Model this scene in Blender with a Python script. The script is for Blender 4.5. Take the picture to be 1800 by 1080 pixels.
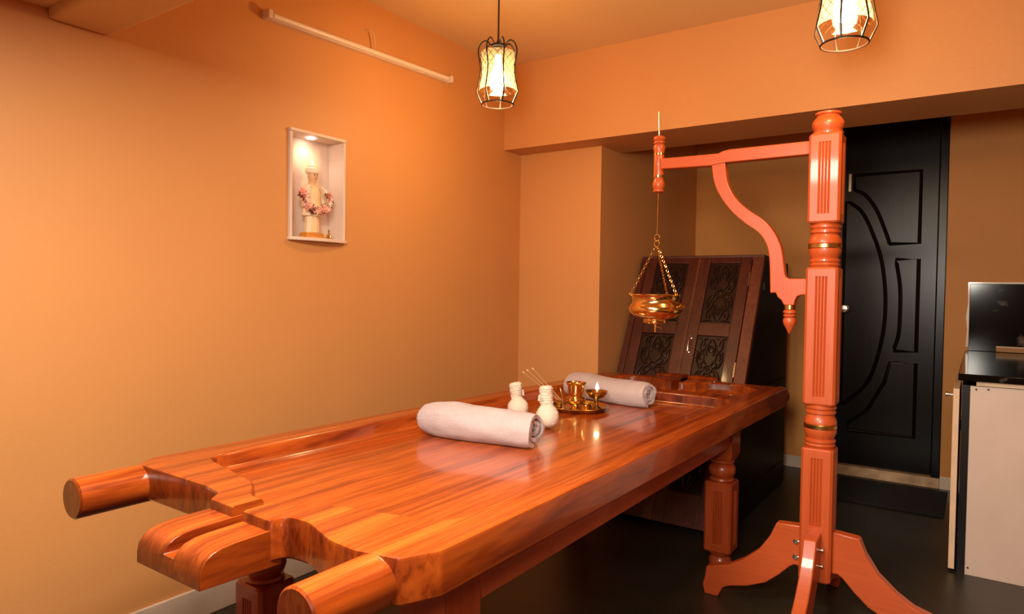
import bpy, bmesh, math, random
from mathutils import Vector, Matrix, noise

random.seed(7)
PI = math.pi
for o in list(bpy.data.objects): bpy.data.objects.remove(o)
scene = bpy.context.scene
COL = scene.collection

# ------------------------------------------------------------------ camera
YAW, PITCH, ROLL, FPX, CAM_H = 0.60396799, 0.02743389, 0.01363711, 1189.795, 1.15
f = Vector((-math.sin(YAW)*math.cos(PITCH), math.cos(YAW)*math.cos(PITCH), -math.sin(PITCH)))
r = Vector((math.cos(YAW), math.sin(YAW), 0.0)); u = r.cross(f)
r, u = r*math.cos(ROLL)+u*math.sin(ROLL), u*math.cos(ROLL)-r*math.sin(ROLL)
cam_d = bpy.data.cameras.new('camera'); cam = bpy.data.objects.new('camera', cam_d); COL.objects.link(cam)
cam.matrix_world = Matrix(((r.x, u.x, -f.x, 0), (r.y, u.y, -f.y, 0), (r.z, u.z, -f.z, CAM_H), (0, 0, 0, 1)))
cam_d.sensor_width = 36; cam_d.lens = FPX/1800*36; cam_d.clip_start = 0.02
scene.camera = cam

# ------------------------------------------------------------------ world, lights, exposure
w = bpy.data.worlds.new('world'); scene.world = w; w.use_nodes = True
bg = w.node_tree.nodes['Background']; bg.inputs[0].default_value = (1.0, 0.78, 0.55, 1); bg.inputs[1].default_value = 0.05
scene.view_settings.view_transform = 'Standard'; scene.view_settings.look = 'None'
scene.view_settings.gamma = 1.0; scene.view_settings.exposure = 0.0; scene.view_settings.use_curve_mapping = False

def area_light(name, loc, target, size, power, color):
    d = bpy.data.lights.new(name, 'AREA'); d.shape = 'DISK'; d.size = size; d.energy = power; d.color = color
    o = bpy.data.objects.new(name, d); COL.objects.link(o); o.location = loc
    o.rotation_euler = (Vector(target)-Vector(loc)).to_track_quat('-Z', 'Y').to_euler()
    return o
# the photographer's soft light beside the camera
area_light('key_light', (-0.15, -0.10, 1.42), (-0.45, 2.9, 1.35), 0.40, 19, (1.0, 0.92, 0.80)).data.spread = math.radians(105)
# added unseen area light, bounced flash from the low ceiling above the foot end
area_light('bounce_light', (-0.86, 0.46, 1.90), (-0.86, 0.56, 0.0), 0.60, 70, (1.0, 0.92, 0.78))

# ------------------------------------------------------------------ materials
def new_mat(name):
    m = bpy.data.materials.new(name); m.use_nodes = True
    nt = m.node_tree; b = nt.nodes['Principled BSDF']
    return m, nt, b
def mat(name, col, rough=0.5, metal=0.0, var=0.08, scale=6.0, bump=0.0, bscale=60.0, coat=0.0, stretch=None, coat_rough=0.08):
    m, nt, b = new_mat(name)
    tc = nt.nodes.new('ShaderNodeTexCoord'); mp = nt.nodes.new('ShaderNodeMapping')
    nt.links.new(tc.outputs['Object'], mp.inputs[0])
    if stretch: mp.inputs['Scale'].default_value = stretch
    n = nt.nodes.new('ShaderNodeTexNoise'); n.inputs['Scale'].default_value = scale; n.inputs['Detail'].default_value = 4
    nt.links.new(mp.outputs[0], n.inputs['Vector'])
    cr = nt.nodes.new('ShaderNodeValToRGB')
    cr.color_ramp.elements[0].position = 0.3; cr.color_ramp.elements[1].position = 0.7
    cr.color_ramp.elements[0].color = (*[max(0, c*(1-var)) for c in col], 1)
    cr.color_ramp.elements[1].color = (*[min(1, c*(1+var)) for c in col], 1)
    nt.links.new(n.outputs['Fac'], cr.inputs[0]); nt.links.new(cr.outputs[0], b.inputs['Base Color'])
    b.inputs['Roughness'].default_value = rough; b.inputs['Metallic'].default_value = metal
    b.inputs['Coat Weight'].default_value = coat; b.inputs['Coat Roughness'].default_value = coat_rough
    if bump > 0:
        n2 = nt.nodes.new('ShaderNodeTexNoise'); n2.inputs['Scale'].default_value = bscale; n2.inputs['Detail'].default_value = 3
        nt.links.new(tc.outputs['Object'], n2.inputs['Vector'])
        bp = nt.nodes.new('ShaderNodeBump'); bp.inputs['Strength'].default_value = bump; bp.inputs['Distance'].default_value = 0.01
        nt.links.new(n2.outputs['Fac'], bp.inputs['Height']); nt.links.new(bp.outputs[0], b.inputs['Normal'])
    return m
def wood(name, dark, mid, light, axis='y', rough=0.3, coat=0.6, scale=1.0, coat_rough=0.07, pores=0.8, endgrain_shade=None):
    m, nt, b = new_mat(name)
    tc = nt.nodes.new('ShaderNodeTexCoord'); mp = nt.nodes.new('ShaderNodeMapping')
    s = {'x': (1.2, 26, 26), 'y': (30, 1.2, 10), 'z': (26, 26, 1.2)}[axis]
    mp.inputs['Scale'].default_value = tuple(v*scale for v in s)
    nt.links.new(tc.outputs['Object'], mp.inputs[0])
    n = nt.nodes.new('ShaderNodeTexNoise'); n.inputs['Scale'].default_value = 1.0; n.inputs['Detail'].default_value = 7
    n.inputs['Roughness'].default_value = 0.62; n.inputs['Distortion'].default_value = 0.6
    nt.links.new(mp.outputs[0], n.inputs['Vector'])
    cr = nt.nodes.new('ShaderNodeValToRGB'); e = cr.color_ramp.elements
    e[0].position = 0.30; e[0].color = (*dark, 1); e[1].position = 0.72; e[1].color = (*light, 1)
    k = e.new(0.5); k.color = (*mid, 1)
    nt.links.new(n.outputs['Fac'], cr.inputs[0])
    # fine dark pores
    mp2 = nt.nodes.new('ShaderNodeMapping'); mp2.inputs['Scale'].default_value = tuple(v*scale*5 for v in s)
    nt.links.new(tc.outputs['Object'], mp2.inputs[0])
    n2 = nt.nodes.new('ShaderNodeTexNoise'); n2.inputs['Scale'].default_value = 1.0; n2.inputs['Detail'].default_value = 2
    nt.links.new(mp2.outputs[0], n2.inputs['Vector'])
    cr2 = nt.nodes.new('ShaderNodeValToRGB'); cr2.color_ramp.elements[0].position = 0.32; cr2.color_ramp.elements[1].position = 0.5
    cr2.color_ramp.elements[0].color = (0.55, 0.45, 0.4, 1); cr2.color_ramp.elements[1].color = (1, 1, 1, 1)
    nt.links.new(n2.outputs['Fac'], cr2.inputs[0])
    mx = nt.nodes.new('ShaderNodeMix'); mx.data_type = 'RGBA'; mx.blend_type = 'MULTIPLY'; mx.inputs['Factor'].default_value = pores
    nt.links.new(cr.outputs[0], mx.inputs['A']); nt.links.new(cr2.outputs[0], mx.inputs['B'])
    res = mx.outputs['Result']
    if endgrain_shade:                              # end faces painted darker: their shade put into the colour, over darker end grain
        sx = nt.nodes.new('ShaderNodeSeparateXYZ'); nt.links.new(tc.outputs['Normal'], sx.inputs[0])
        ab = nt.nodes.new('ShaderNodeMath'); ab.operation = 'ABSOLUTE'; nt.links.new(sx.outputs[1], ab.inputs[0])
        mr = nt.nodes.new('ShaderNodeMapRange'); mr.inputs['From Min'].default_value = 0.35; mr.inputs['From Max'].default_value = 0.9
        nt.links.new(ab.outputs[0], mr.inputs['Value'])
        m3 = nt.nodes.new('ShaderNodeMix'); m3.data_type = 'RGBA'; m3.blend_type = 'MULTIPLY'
        nt.links.new(mr.outputs[0], m3.inputs['Factor']); nt.links.new(res, m3.inputs['A']); m3.inputs['B'].default_value = (*endgrain_shade, 1)
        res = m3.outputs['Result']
    nt.links.new(res, b.inputs['Base Color'])
    b.inputs['Roughness'].default_value = rough; b.inputs['Coat Weight'].default_value = coat; b.inputs['Coat Roughness'].default_value = coat_rough
    return m
def emit(name, col, strength):
    m, nt, b = new_mat(name)
    b.inputs['Base Color'].default_value = (*col, 1); b.inputs['Emission Color'].default_value = (*col, 1)
    b.inputs['Emission Strength'].default_value = strength
    return m

WALL = (0.60, 0.265, 0.082)
M = {}
M['wall'] = mat('ochre_wall_paint', WALL, 0.55, var=0.035, scale=1.6, bump=0.05, bscale=90)
M['wall_back'] = mat('tan_wall_paint', (0.58, 0.235, 0.042), 0.6, var=0.05, scale=1.8, bump=0.06, bscale=90)
M['ceiling'] = mat('cream_ceiling_paint', (0.70, 0.46, 0.22), 0.7, var=0.05, scale=1.2, bump=0.06, bscale=50)
M['floor'] = mat('dark_screed_floor', (0.028, 0.021, 0.012), 0.38, var=0.3, scale=2.5, bump=0.03, bscale=30)
M['skirting'] = mat('marble_skirting', (0.68, 0.53, 0.40), 0.35, var=0.18, scale=5, coat=0.2)
M['sill'] = mat('worn_stone_sill', (0.48, 0.30, 0.16), 0.5, var=0.35, scale=14)
M['table'] = wood('polished_table_wood', (0.12, 0.012, 0.002), (0.34, 0.053, 0.005), (0.52, 0.108, 0.012), 'y', 0.28, 0.5, endgrain_shade=(0.42, 0.34, 0.30))
M['apron'] = wood('apron_wood', (0.34, 0.05, 0.012), (0.40, 0.066, 0.016), (0.46, 0.08, 0.02), 'y', 0.4, 0.3, pores=0.3)
M['leg'] = wood('leg_wood', (0.30, 0.042, 0.006), (0.36, 0.054, 0.009), (0.40, 0.066, 0.012), 'z', 0.38, 0.3, pores=0.3)
M['stand'] = wood('stand_wood', (0.45, 0.068, 0.011), (0.48, 0.075, 0.013), (0.51, 0.083, 0.016), 'z', 0.42, 0.25, pores=0.2)
M['stand_x'] = wood('stand_wood_sideways', (0.45, 0.068, 0.011), (0.48, 0.075, 0.013), (0.51, 0.083, 0.016), 'x', 0.42, 0.25, pores=0.2)
M['groove'] = mat('groove_wood', (0.30, 0.05, 0.015), 0.6)
M['brass'] = mat('polished_brass', (0.84, 0.56, 0.21), 0.16, 1.0, var=0.12, scale=18)
M['old_brass'] = mat('aged_brass', (0.52, 0.34, 0.12), 0.26, 1.0, var=0.3, scale=30)
M['steel'] = mat('steel', (0.62, 0.55, 0.48), 0.25, 1.0)
M['cab'] = wood('dark_cabinet_wood', (0.045, 0.006, 0.003), (0.065, 0.010, 0.004), (0.09, 0.015, 0.006), 'z', 0.4, 0.15)
M['cab_edge'] = wood('cabinet_stile_wood', (0.10, 0.02, 0.006), (0.13, 0.027, 0.008), (0.16, 0.036, 0.010), 'z', 0.45, 0.1)
M['cab_side'] = mat('black_brown_panel', (0.008, 0.004, 0.003), 0.4, var=0.3)
M['cab_side'].node_tree.nodes['Principled BSDF'].inputs['Specular IOR Level'].default_value = 0.25
M['carve'] = mat('carved_dark_wood', (0.022, 0.007, 0.004), 0.35, var=0.3, scale=30, coat=0.0)
M['carve'].node_tree.nodes['Principled BSDF'].inputs['Specular IOR Level'].default_value = 0.3
M['door'] = wood('black_door_wood', (0.003, 0.002, 0.0015), (0.005, 0.003, 0.002), (0.008, 0.0045, 0.0025), 'z', 0.28, 0.0)
M['door'].node_tree.nodes['Principled BSDF'].inputs['Specular IOR Level'].default_value = 0.22
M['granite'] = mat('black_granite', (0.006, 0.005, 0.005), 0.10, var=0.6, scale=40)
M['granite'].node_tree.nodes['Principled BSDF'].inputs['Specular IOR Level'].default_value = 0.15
_cr = [q for q in M['granite'].node_tree.nodes if q.type == 'VALTORGB'][0].color_ramp   # a few pale blotches mixed into the black
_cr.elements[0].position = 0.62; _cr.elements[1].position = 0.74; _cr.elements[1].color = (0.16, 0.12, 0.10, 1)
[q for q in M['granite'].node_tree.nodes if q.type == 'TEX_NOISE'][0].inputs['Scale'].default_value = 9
M['white'] = mat('white_laminate', (0.62, 0.47, 0.38), 0.45, var=0.04)
M['ply'] = mat('pale_board_edge', (0.70, 0.48, 0.30), 0.55, var=0.08, scale=20)
M['towel'] = mat('white_terry_towel', (0.66, 0.52, 0.50), 0.95, var=0.03, scale=10, bump=0.9, bscale=420)
M['muslin'] = mat('muslin_cloth', (0.70, 0.56, 0.43), 0.9, var=0.06, scale=20, bump=0.5, bscale=220)
M['niche'] = mat('niche_white_board', (0.72, 0.55, 0.44), 0.5, var=0.03)
M['plastic'] = mat('white_plastic', (0.72, 0.56, 0.45), 0.4, var=0.03)
M['tube'] = mat('frosted_tube', (0.80, 0.66, 0.54), 0.3, var=0.02)
M['wire'] = mat('cream_wire', (0.65, 0.42, 0.22), 0.5)
M['black'] = mat('black_metal', (0.018, 0.008, 0.006), 0.4, var=0.2)
M['cord'] = mat('black_cord', (0.03, 0.01, 0.008), 0.6)
M['incense'] = mat('incense_stick', (0.42, 0.22, 0.09), 0.8)
M['ash'] = mat('incense_tip', (0.75, 0.5, 0.28), 0.9)
M['idol'] = mat('cream_marble', (0.80, 0.58, 0.34), 0.5, var=0.06, scale=40)
M['idol_skin'] = mat('idol_skin', (0.74, 0.46, 0.24), 0.5, var=0.05, scale=40)
M['turban'] = mat('turban_cloth', (0.88, 0.74, 0.56), 0.6, var=0.05, scale=60)
M['pedestal'] = mat('orange_pedestal', (0.62, 0.24, 0.04), 0.4, var=0.1)
M['dark_paint'] = mat('dark_paint', (0.05, 0.02, 0.015), 0.5)
M['petal_pink'] = mat('pink_petal', (0.80, 0.28, 0.20), 0.7, var=0.15, scale=80)
M['petal_white'] = mat('white_petal', (0.86, 0.72, 0.56), 0.7, var=0.06, scale=80)
M['petal_dark'] = mat('maroon_petal', (0.16, 0.04, 0.03), 0.7, var=0.2, scale=80)
M['mat'] = mat('black_mat_fibre', (0.008, 0.007, 0.006), 0.95, var=0.5, scale=40, bump=0.8, bscale=200)
M['bulb'] = emit('glowing_bulb', (1.0, 0.78, 0.46), 40)
M['flame'] = emit('flame', (1.0, 0.72, 0.36), 25)
M['spot'] = emit('downlight_lens', (1.0, 0.86, 0.70), 30)
# amber lamp glass: lets the bulb's light through and glows with it
m, nt, b = new_mat('amber_lamp_glass'); nt.nodes.remove(b)
out = nt.nodes['Material Output']
tr = nt.nodes.new('ShaderNodeBsdfTransparent'); tr.inputs[0].default_value = (1.0, 0.80, 0.52, 1)
tl = nt.nodes.new('ShaderNodeBsdfTranslucent'); tl.inputs[0].default_value = (1.0, 0.72, 0.40, 1)
gl = nt.nodes.new('ShaderNodeBsdfGlossy'); gl.inputs['Roughness'].default_value = 0.1
m1 = nt.nodes.new('ShaderNodeMixShader'); m1.inputs[0].default_value = 0.18
m2 = nt.nodes.new('ShaderNodeMixShader'); m2.inputs[0].default_value = 0.06
nt.links.new(tr.outputs[0], m1.inputs[1]); nt.links.new(tl.outputs[0], m1.inputs[2])
nt.links.new(m1.outputs[0], m2.inputs[1]); nt.links.new(gl.outputs[0], m2.inputs[2]); nt.links.new(m2.outputs[0], out.inputs[0])
M['lampglass'] = m

# ------------------------------------------------------------------ mesh helpers
BASE = {}
def thing(name, label, cat, loc=(0, 0, 0), group=None):
    o = bpy.data.objects.new(name, None); COL.objects.link(o); o.location = loc
    o.empty_display_size = 0.05
    o['label'] = label; o['category'] = cat
    if group: o['group'] = group
    BASE[o.name] = Vector(loc)
    return o
def root_base(p):
    while p.parent: p = p.parent
    return BASE.get(p.name, Vector((0, 0, 0)))
def link(name, bm, material, parent=None, smooth=35, bevel=0.0, segs=2, label=None):
    """bm holds world coordinates; the object sits under its parent"""
    me = bpy.data.meshes.new(name)
    bmesh.ops.recalc_face_normals(bm, faces=bm.faces)
    if parent is not None: bmesh.ops.translate(bm, verts=bm.verts, vec=-root_base(parent))
    bm.to_mesh(me); bm.free()
    me.materials.append(M[material] if isinstance(material, str) else material)
    o = bpy.data.objects.new(name, me); COL.objects.link(o)
    if parent is not None: o.parent = parent
    if smooth:
        me.shade_smooth(); me.set_sharp_from_angle(angle=math.radians(smooth))
    if bevel:
        md = o.modifiers.new('bevel', 'BEVEL'); md.width = bevel; md.segments = segs; md.limit_method = 'ANGLE'; md.angle_limit = math.radians(40)
    if label: o['label'] = label
    return o
def single(name, bm, material, label, cat, loc, **k):
    """a thing that is one mesh, with its origin at its base"""
    bmesh.ops.translate(bm, verts=bm.verts, vec=-Vector(loc))
    o = link(name, bm, material, None, **k); o.location = loc
    o['label'] = label; o['category'] = cat
    return o
def struct(name, bm, material, **k):
    o = link(name, bm, material, None, **k); o['kind'] = 'structure'
    return o
def B(): return bmesh.new()
def box(bm, x0, x1, y0, y1, z0, z1):
    vs = [bm.verts.new((x, y, z)) for z in (z0, z1) for y in (y0, y1) for x in (x0, x1)]
    for q in ((0, 2, 3, 1), (4, 5, 7, 6), (0, 1, 5, 4), (2, 6, 7, 3), (0, 4, 6, 2), (1, 3, 7, 5)):
        bm.faces.new([vs[i] for i in q])
    return vs
def quadbox(bm, corners, d):
    """prism: polygon 'corners' pushed along d"""
    d = Vector(d); a = [bm.verts.new(c) for c in corners]; b2 = [bm.verts.new(Vector(c)+d) for c in corners]
    n = len(a); bm.faces.new(a[::-1]); bm.faces.new(b2)
    for i in range(n): bm.faces.new((a[i], a[(i+1) % n], b2[(i+1) % n], b2[i]))
    return a+b2
def loft(bm, rings, cap=True, closed=True):
    R = [[bm.verts.new(p) for p in ring] for ring in rings]
    n = len(R[0])
    for a, b2 in zip(R, R[1:]):
        for i in range(n if closed else n-1):
            j = (i+1) % n
            bm.faces.new((a[i], a[j], b2[j], b2[i]))
    if cap:
        bm.faces.new(R[0][::-1]); bm.faces.new(R[-1])
    return R
def frame_of(d):
    d = Vector(d).normalized(); a = Vector((0, 0, 1)) if abs(d.z) < 0.9 else Vector((1, 0, 0))
    s = d.cross(a).normalized(); return s, d.cross(s).normalized(), d
def lathe(bm, prof, center, axis=(0, 0, 1), seg=32, sy=1.0):
    """prof: (radius, height) list along axis from center"""
    if Vector(axis) == Vector((0, 0, 1)): s, t, d = Vector((1, 0, 0)), Vector((0, 1, 0)), Vector((0, 0, 1))
    else: s, t, d = frame_of(axis)
    c = Vector(center)
    rings = [[c+d*h+(s*math.cos(2*PI*i/seg)+t*math.sin(2*PI*i/seg)*sy)*max(rr, 1e-4) for i in range(seg)] for rr, h in prof]
    loft(bm, rings)
def tube(bm, pts, rad, seg=8, closed=False):
    pts = [Vector(p) for p in pts]; n = len(pts); rings = []
    up = None
    for i, p in enumerate(pts):
        if closed: d = pts[(i+1) % n]-pts[i-1]
        else: d = pts[min(i+1, n-1)]-pts[max(i-1, 0)]
        d.normalize()
        if up is None: s, t, _ = frame_of(d); up = t
        s = d.cross(up)
        if s.length < 1e-5: s, t, _ = frame_of(d)
        s.normalize(); up = s.cross(d).normalized()
        rr = rad[i] if isinstance(rad, (list, tuple)) else rad
        rings.append([p+(s*math.cos(2*PI*k/seg)+up*math.sin(2*PI*k/seg))*rr for k in range(seg)])
    if closed:
        R = [[bm.verts.new(p) for p in ring] for ring in rings]
        for a in range(n):
            b2 = (a+1) % n
            for k in range(seg): bm.faces.new((R[a][k], R[a][(k+1) % seg], R[b2][(k+1) % seg], R[b2][k]))
    else: loft(bm, rings)
def bez(p0, p1, p2, p3, n=10):
    out = []
    for i in range(n+1):
        t = i/n; out.append(Vector(p0)*(1-t)**3+Vector(p1)*3*t*(1-t)**2+Vector(p2)*3*t*t*(1-t)+Vector(p3)*t**3)
    return out
def smooth_path(pts, n=6, closed=False):
    pts = [Vector(p) for p in pts]; N = len(pts); out = []
    for i in range(N if closed else N-1):
        p0 = pts[i-1] if (closed or i > 0) else pts[0]*2-pts[1]
        p1, p2 = pts[i], pts[(i+1) % N]
        p3 = pts[(i+2) % N] if (closed or i+2 < N) else p2*2-p1
        for k in range(n):
            t = k/n
            out.append(0.5*((2*p1)+(-p0+p2)*t+(2*p0-5*p1+4*p2-p3)*t*t+(-p0+3*p1-3*p2+p3)*t**3))
    if not closed: out.append(pts[-1])
    return out
def round_poly(pts, seg=6):
    """pts: (x, y, radius) -> outline with filleted corners"""
    out = []; n = len(pts)
    for i, (x, y, rad) in enumerate(pts):
        p = Vector((x, y)); a = Vector(pts[i-1][:2]); c = Vector(pts[(i+1) % n][:2])
        da, dc = (a-p), (c-p); la, lc = da.length, dc.length; da.normalize(); dc.normalize()
        ang = da.angle(dc)
        if rad <= 0 or ang > PI-0.05: out.append(p); continue
        t = min(rad/math.tan(ang/2), la*0.49, lc*0.49)
        p0, p1 = p+da*t, p+dc*t
        for k in range(seg+1):
            s = k/seg; out.append(p0*(1-s)**2+p*2*s*(1-s)+p1*s*s)
    return out
def inset(poly, d):
    n = len(poly); area = sum(poly[i].x*poly[(i+1) % n].y-poly[(i+1) % n].x*poly[i].y for i in range(n))
    sg = 1 if area > 0 else -1; out = []
    for i in range(n):
        t = (poly[(i+1) % n]-poly[i-1])
        if t.length < 1e-9: out.append(poly[i].copy()); continue
        t.normalize(); out.append(poly[i]+Vector((-t.y, t.x))*d*sg)
    return out
def lift(poly, z): return [Vector((p.x, p.y, z)) for p in poly]
def cut(obj, cutter_bms, op='DIFFERENCE'):
    tmp = []
    for cb in cutter_bms:
        me = bpy.data.meshes.new('cutter'); bmesh.ops.recalc_face_normals(cb, faces=cb.faces)
        cb.to_mesh(me); cb.free(); c = bpy.data.objects.new('cutter', me); COL.objects.link(c); tmp.append(c)
        c.location = obj.matrix_world.translation*0
        md = obj.modifiers.new('cut', 'BOOLEAN'); md.object = c; md.operation = op; md.solver = 'EXACT'
    dg = bpy.context.evaluated_depsgraph_get(); dg.update()
    me = bpy.data.meshes.new_from_object(obj.evaluated_get(dg))
    obj.modifiers.clear(); old = obj.data; obj.data = me; me.name = old.name
    for c in tmp: bpy.data.objects.remove(c)
    return obj
def flat_tops(o):
    for q in o.data.polygons:
        if abs(q.normal.z) > 0.999: q.use_smooth = False
def copy_tree(o, parent=None):
    c = o.copy(); COL.objects.link(c); c.parent = parent
    for ch in o.children: copy_tree(ch, c)
    return c

# ------------------------------------------------------------------ the room
XL, YB, ZC = -2.19, 4.715, 2.372            # left wall, door wall, ceiling
XR, YF = 1.55, -1.6                          # the room goes on to the right and behind the camera
PILX, PILY = -1.673, 3.244
bm = B(); box(bm, XL-0.3, XR+0.2, YF-0.2, YB+0.2, -0.1, 0); struct('floor', bm, 'floor')
bm = B(); box(bm, XL-0.3, XR+0.2, YF-0.2, YB+0.2, ZC, ZC+0.12); struct('ceiling', bm, 'ceiling')
# left wall with the niche opening left free
NY0, NY1, NZ0, NZ1 = 1.652, 1.930, 1.325, 1.756
bm = B()
for a in ((YF, NY0, 0, ZC), (NY1, PILY, 0, ZC), (NY0, NY1, 0, NZ0), (NY0, NY1, NZ1, ZC)):
    box(bm, XL-0.2, XL, a[0], a[1], a[2], a[3])
bmesh.ops.remove_doubles(bm, verts=bm.verts, dist=1e-5)
struct('wall_left', bm, 'wall', smooth=0)
bm = B(); box(bm, XL-0.2, PILX, PILY, YB+0.1, 0, ZC); struct('wall_pillar', bm, 'wall', smooth=0)
bm = B(); box(bm, XL, XR, 3.076, 3.47, 1.915, ZC); struct('ceiling_beam', bm, 'wall', smooth=0)
bm = B(); box(bm, XL, XR, 0.84, 1.006, 1.895, ZC); struct('ceiling_beam_overhead', bm, 'ceiling', bevel=0.01)
bm = B(); box(bm, XL, XR, YF, 0.84, 1.925, ZC); struct('ceiling_low', bm, 'ceiling')
# door wall with door opening
DX0, DX1, DZ = -0.86, -0.165, 2.26
bm = B()
for a in ((PILX, DX0, 0, ZC), (DX1, XR, 0, ZC), (DX0, DX1, DZ, ZC)): box(bm, a[0], a[1], YB, YB+0.15, a[2], a[3])
struct('wall_back', bm, 'wall_back', smooth=0)
bm = B(); box(bm, XR, XR+0.15, YF, YB+0.15, 0, ZC); struct('wall_right', bm, 'wall_back', smooth=0)
bm = B(); box(bm, XL-0.2, XR+0.15, YF-0.15, YF, 0, ZC); struct('wall_front', bm, 'wall_back', smooth=0)
bm = B(); box(bm, XL, XL+0.012, YF, PILY, 0, 0.104); struct('baseboard_left', bm, 'skirting', bevel=0.002)
bm = B(); box(bm, PILX, DX0, YB-0.012, YB, 0, 0.075); box(bm, DX1, -0.05, YB-0.012, YB, 0, 0.075)
struct('baseboard_back', bm, 'skirting', bevel=0.002)
bm = B(); box(bm, XL, PILX+0.012, PILY-0.012, PILY, 0, 0.104); box(bm, PILX, PILX+0.012, PILY, YB, 0, 0.09)
struct('baseboard_pillar', bm, 'skirting', bevel=0.002)
bm = B(); box(bm, DX0-0.01, DX1, YB-0.02, YB+0.14, 0, 0.062); struct('trim_1', bm, 'sill', bevel=0.004)

# dark panelled door
door = bpy.data.objects.new('door_1', None); COL.objects.link(door); door.location = ((DX0+DX1)/2, YB, 0); door['kind'] = 'structure'
BASE['door_1'] = Vector(door.location)
dy = YB+0.045
bm = B(); box(bm, DX0, DX0+0.075, YB-0.012, YB+0.12, 0.062, DZ); box(bm, DX1-0.045, DX1, YB-0.012, YB+0.12, 0.062, DZ); box(bm, DX0+0.075, DX1-0.045, YB-0.012, YB+0.12, DZ-0.06, DZ)
link('door_frame', bm, 'door', door, bevel=0.004)
LX0, LX1 = DX0+0.078, DX1-0.048
bm = B(); box(bm, LX0, LX1, dy-0.02, dy+0.02, 0.066, DZ-0.063)
leaf = link('door_leaf', bm, 'door', door, bevel=0.002)
def moulding(pts, closed=True, rad=0.011):
    bm = B(); P = [(x, dy-0.022, z) for x, z in pts]
    tube(bm, P, rad, 8, closed); link('moulding', bm, 'door', leaf)
def poly2(lst): return [(p.x, p.y) for p in lst]
arc_hi = poly2(smooth_path([(-0.665, 1.80, 0), (-0.60, 1.76, 0), (-0.535, 1.66, 0), (-0.475, 1.50, 0), (-0.462, 1.455, 0)], 6))
moulding([(-0.665, 1.89), ]+[(-0.305, 1.89), (-0.305, 1.455)]+arc_hi[::-1])
arc_mid = poly2(smooth_path([(-0.70, 1.73, 0), (-0.62, 1.66, 0), (-0.555, 1.52, 0), (-0.50, 1.34, 0), (-0.475, 1.10, 0), (-0.49, 0.86, 0), (-0.56, 0.60, 0), (-0.70, 0.44, 0)], 6))
moulding([(-0.715, 0.44), (-0.715, 1.73)]+arc_mid[1:])
arc_lo = poly2(smooth_path([(-0.425, 1.36, 0), (-0.40, 1.20, 0), (-0.395, 1.05, 0), (-0.40, 0.90, 0), (-0.425, 0.80, 0)], 6))
moulding([(-0.305, 0.80), (-0.305, 1.36)]+arc_lo)
moulding([(-0.305, 0.73), (-0.305, 0.28), (-0.665, 0.28), (-0.665, 0.33), (-0.56, 0.42), (-0.47, 0.60), (-0.44, 0.73)])
bm = B(); box(bm, LX0+0.085, LX0+0.10, dy-0.026, dy-0.02, 1.79, 1.90)
link('name_plate', bm, 'steel', leaf, label='small pale metal plate')
bm = B(); lathe(bm, [(0.024, 0), (0.024, 0.006), (0.010, 0.01), (0.010, 0.03), (0.02, 0.036), (0.026, 0.046), (0.022, 0.058), (0.0, 0.062)], (-0.70, dy-0.02, 1.05), (0, -1, 0), 24)
link('door_knob', bm, 'steel', leaf, label='round steel knob')

# ------------------------------------------------------------------ massage table
ZT, ZP, ZB = 0.705, 0.66, 0.622              # top of the rim, pan floor, underside of the slab
tab = thing('massage_table', 'long polished reddish wooden massage table with carved basin, round handles and spouts', 'table', (-1.2, 2.1, 0))
OUT = [(-1.665, 3.32, 0.03), (-1.735, 0.90, 0.02), (-1.70, 0.845, 0.02), (-1.40, 0.842, 0.03), (-1.335, 0.832, 0.02), (-1.305, 0.795, 0.012),
       (-1.095, 0.785, 0.012), (-1.088, 0.822, 0.03), (-1.03, 0.826, 0.05), (-0.93, 0.79, 0.06), (-0.862, 0.783, 0.01), (-0.772, 0.80, 0.02),
       (-0.738, 0.87, 0.03), (-0.722, 3.32, 0.03), (-1.02, 3.32, 0.03), (-1.05, 3.37, 0.03), (-1.36, 3.37, 0.03), (-1.39, 3.32, 0.03)]
o2 = round_poly(OUT)
bm = B(); loft(bm, [lift(inset(o2, 0.005), ZB), lift(o2, ZB+0.005), lift(o2, ZT-0.007), lift(inset(o2, 0.0018), ZT-0.0022), lift(inset(o2, 0.007), ZT)])
top = link('table_top', bm, 'table', None)
def pan(pts, z, ztop=0.80):
    p = round_poly(pts, 8); bm = B()
    loft(bm, [lift(inset(p, 0.016), z), lift(inset(p, 0.009), z+0.003), lift(inset(p, 0.005), z+0.010), lift(inset(p, 0.001), ZT-0.007), lift(inset(p, -0.0015), ZT-0.0025), lift(inset(p, -0.006), ZT+0.0002), lift(inset(p, -0.012), ztop)])
    return bm
body_pan = pan([(-1.632, 0.985, 0.07), (-1.345, 0.925, 0.10), (-1.252, 0.862, 0.045), (-1.148, 0.862, 0.045), (-1.06, 0.925, 0.10), (-0.815, 0.985, 0.08),
                (-0.815, 2.81, 0.11), (-1.585, 2.81, 0.11)], ZP)
head_pan = pan([(-1.565, 2.905, 0.08), (-0.83, 2.905, 0.08), (-0.815, 3.14, 0.09), (-0.94, 3.27, 0.09), (-1.07, 3.255, 0.09), (-1.17, 3.16, 0.03),
                (-1.25, 3.16, 0.03), (-1.36, 3.245, 0.09), (-1.49, 3.25, 0.09), (-1.575, 3.12, 0.08)], ZP+0.005)
ch1 = B(); box(ch1, -1.220, -1.182, 0.55, 0.93, 0.653, 0.80)
ch2 = B(); box(ch2, -1.228, -1.190, 3.10, 3.55, 0.664, 0.80)
cut(top, [ch1]); cut(top, [ch2]); cut(top, [head_pan]); cut(top, [body_pan])
for v in top.data.vertices: v.co -= BASE['massage_table']
top.parent = tab
top.data.shade_smooth(); top.data.set_sharp_from_angle(angle=math.radians(38)); flat_tops(top)
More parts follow.
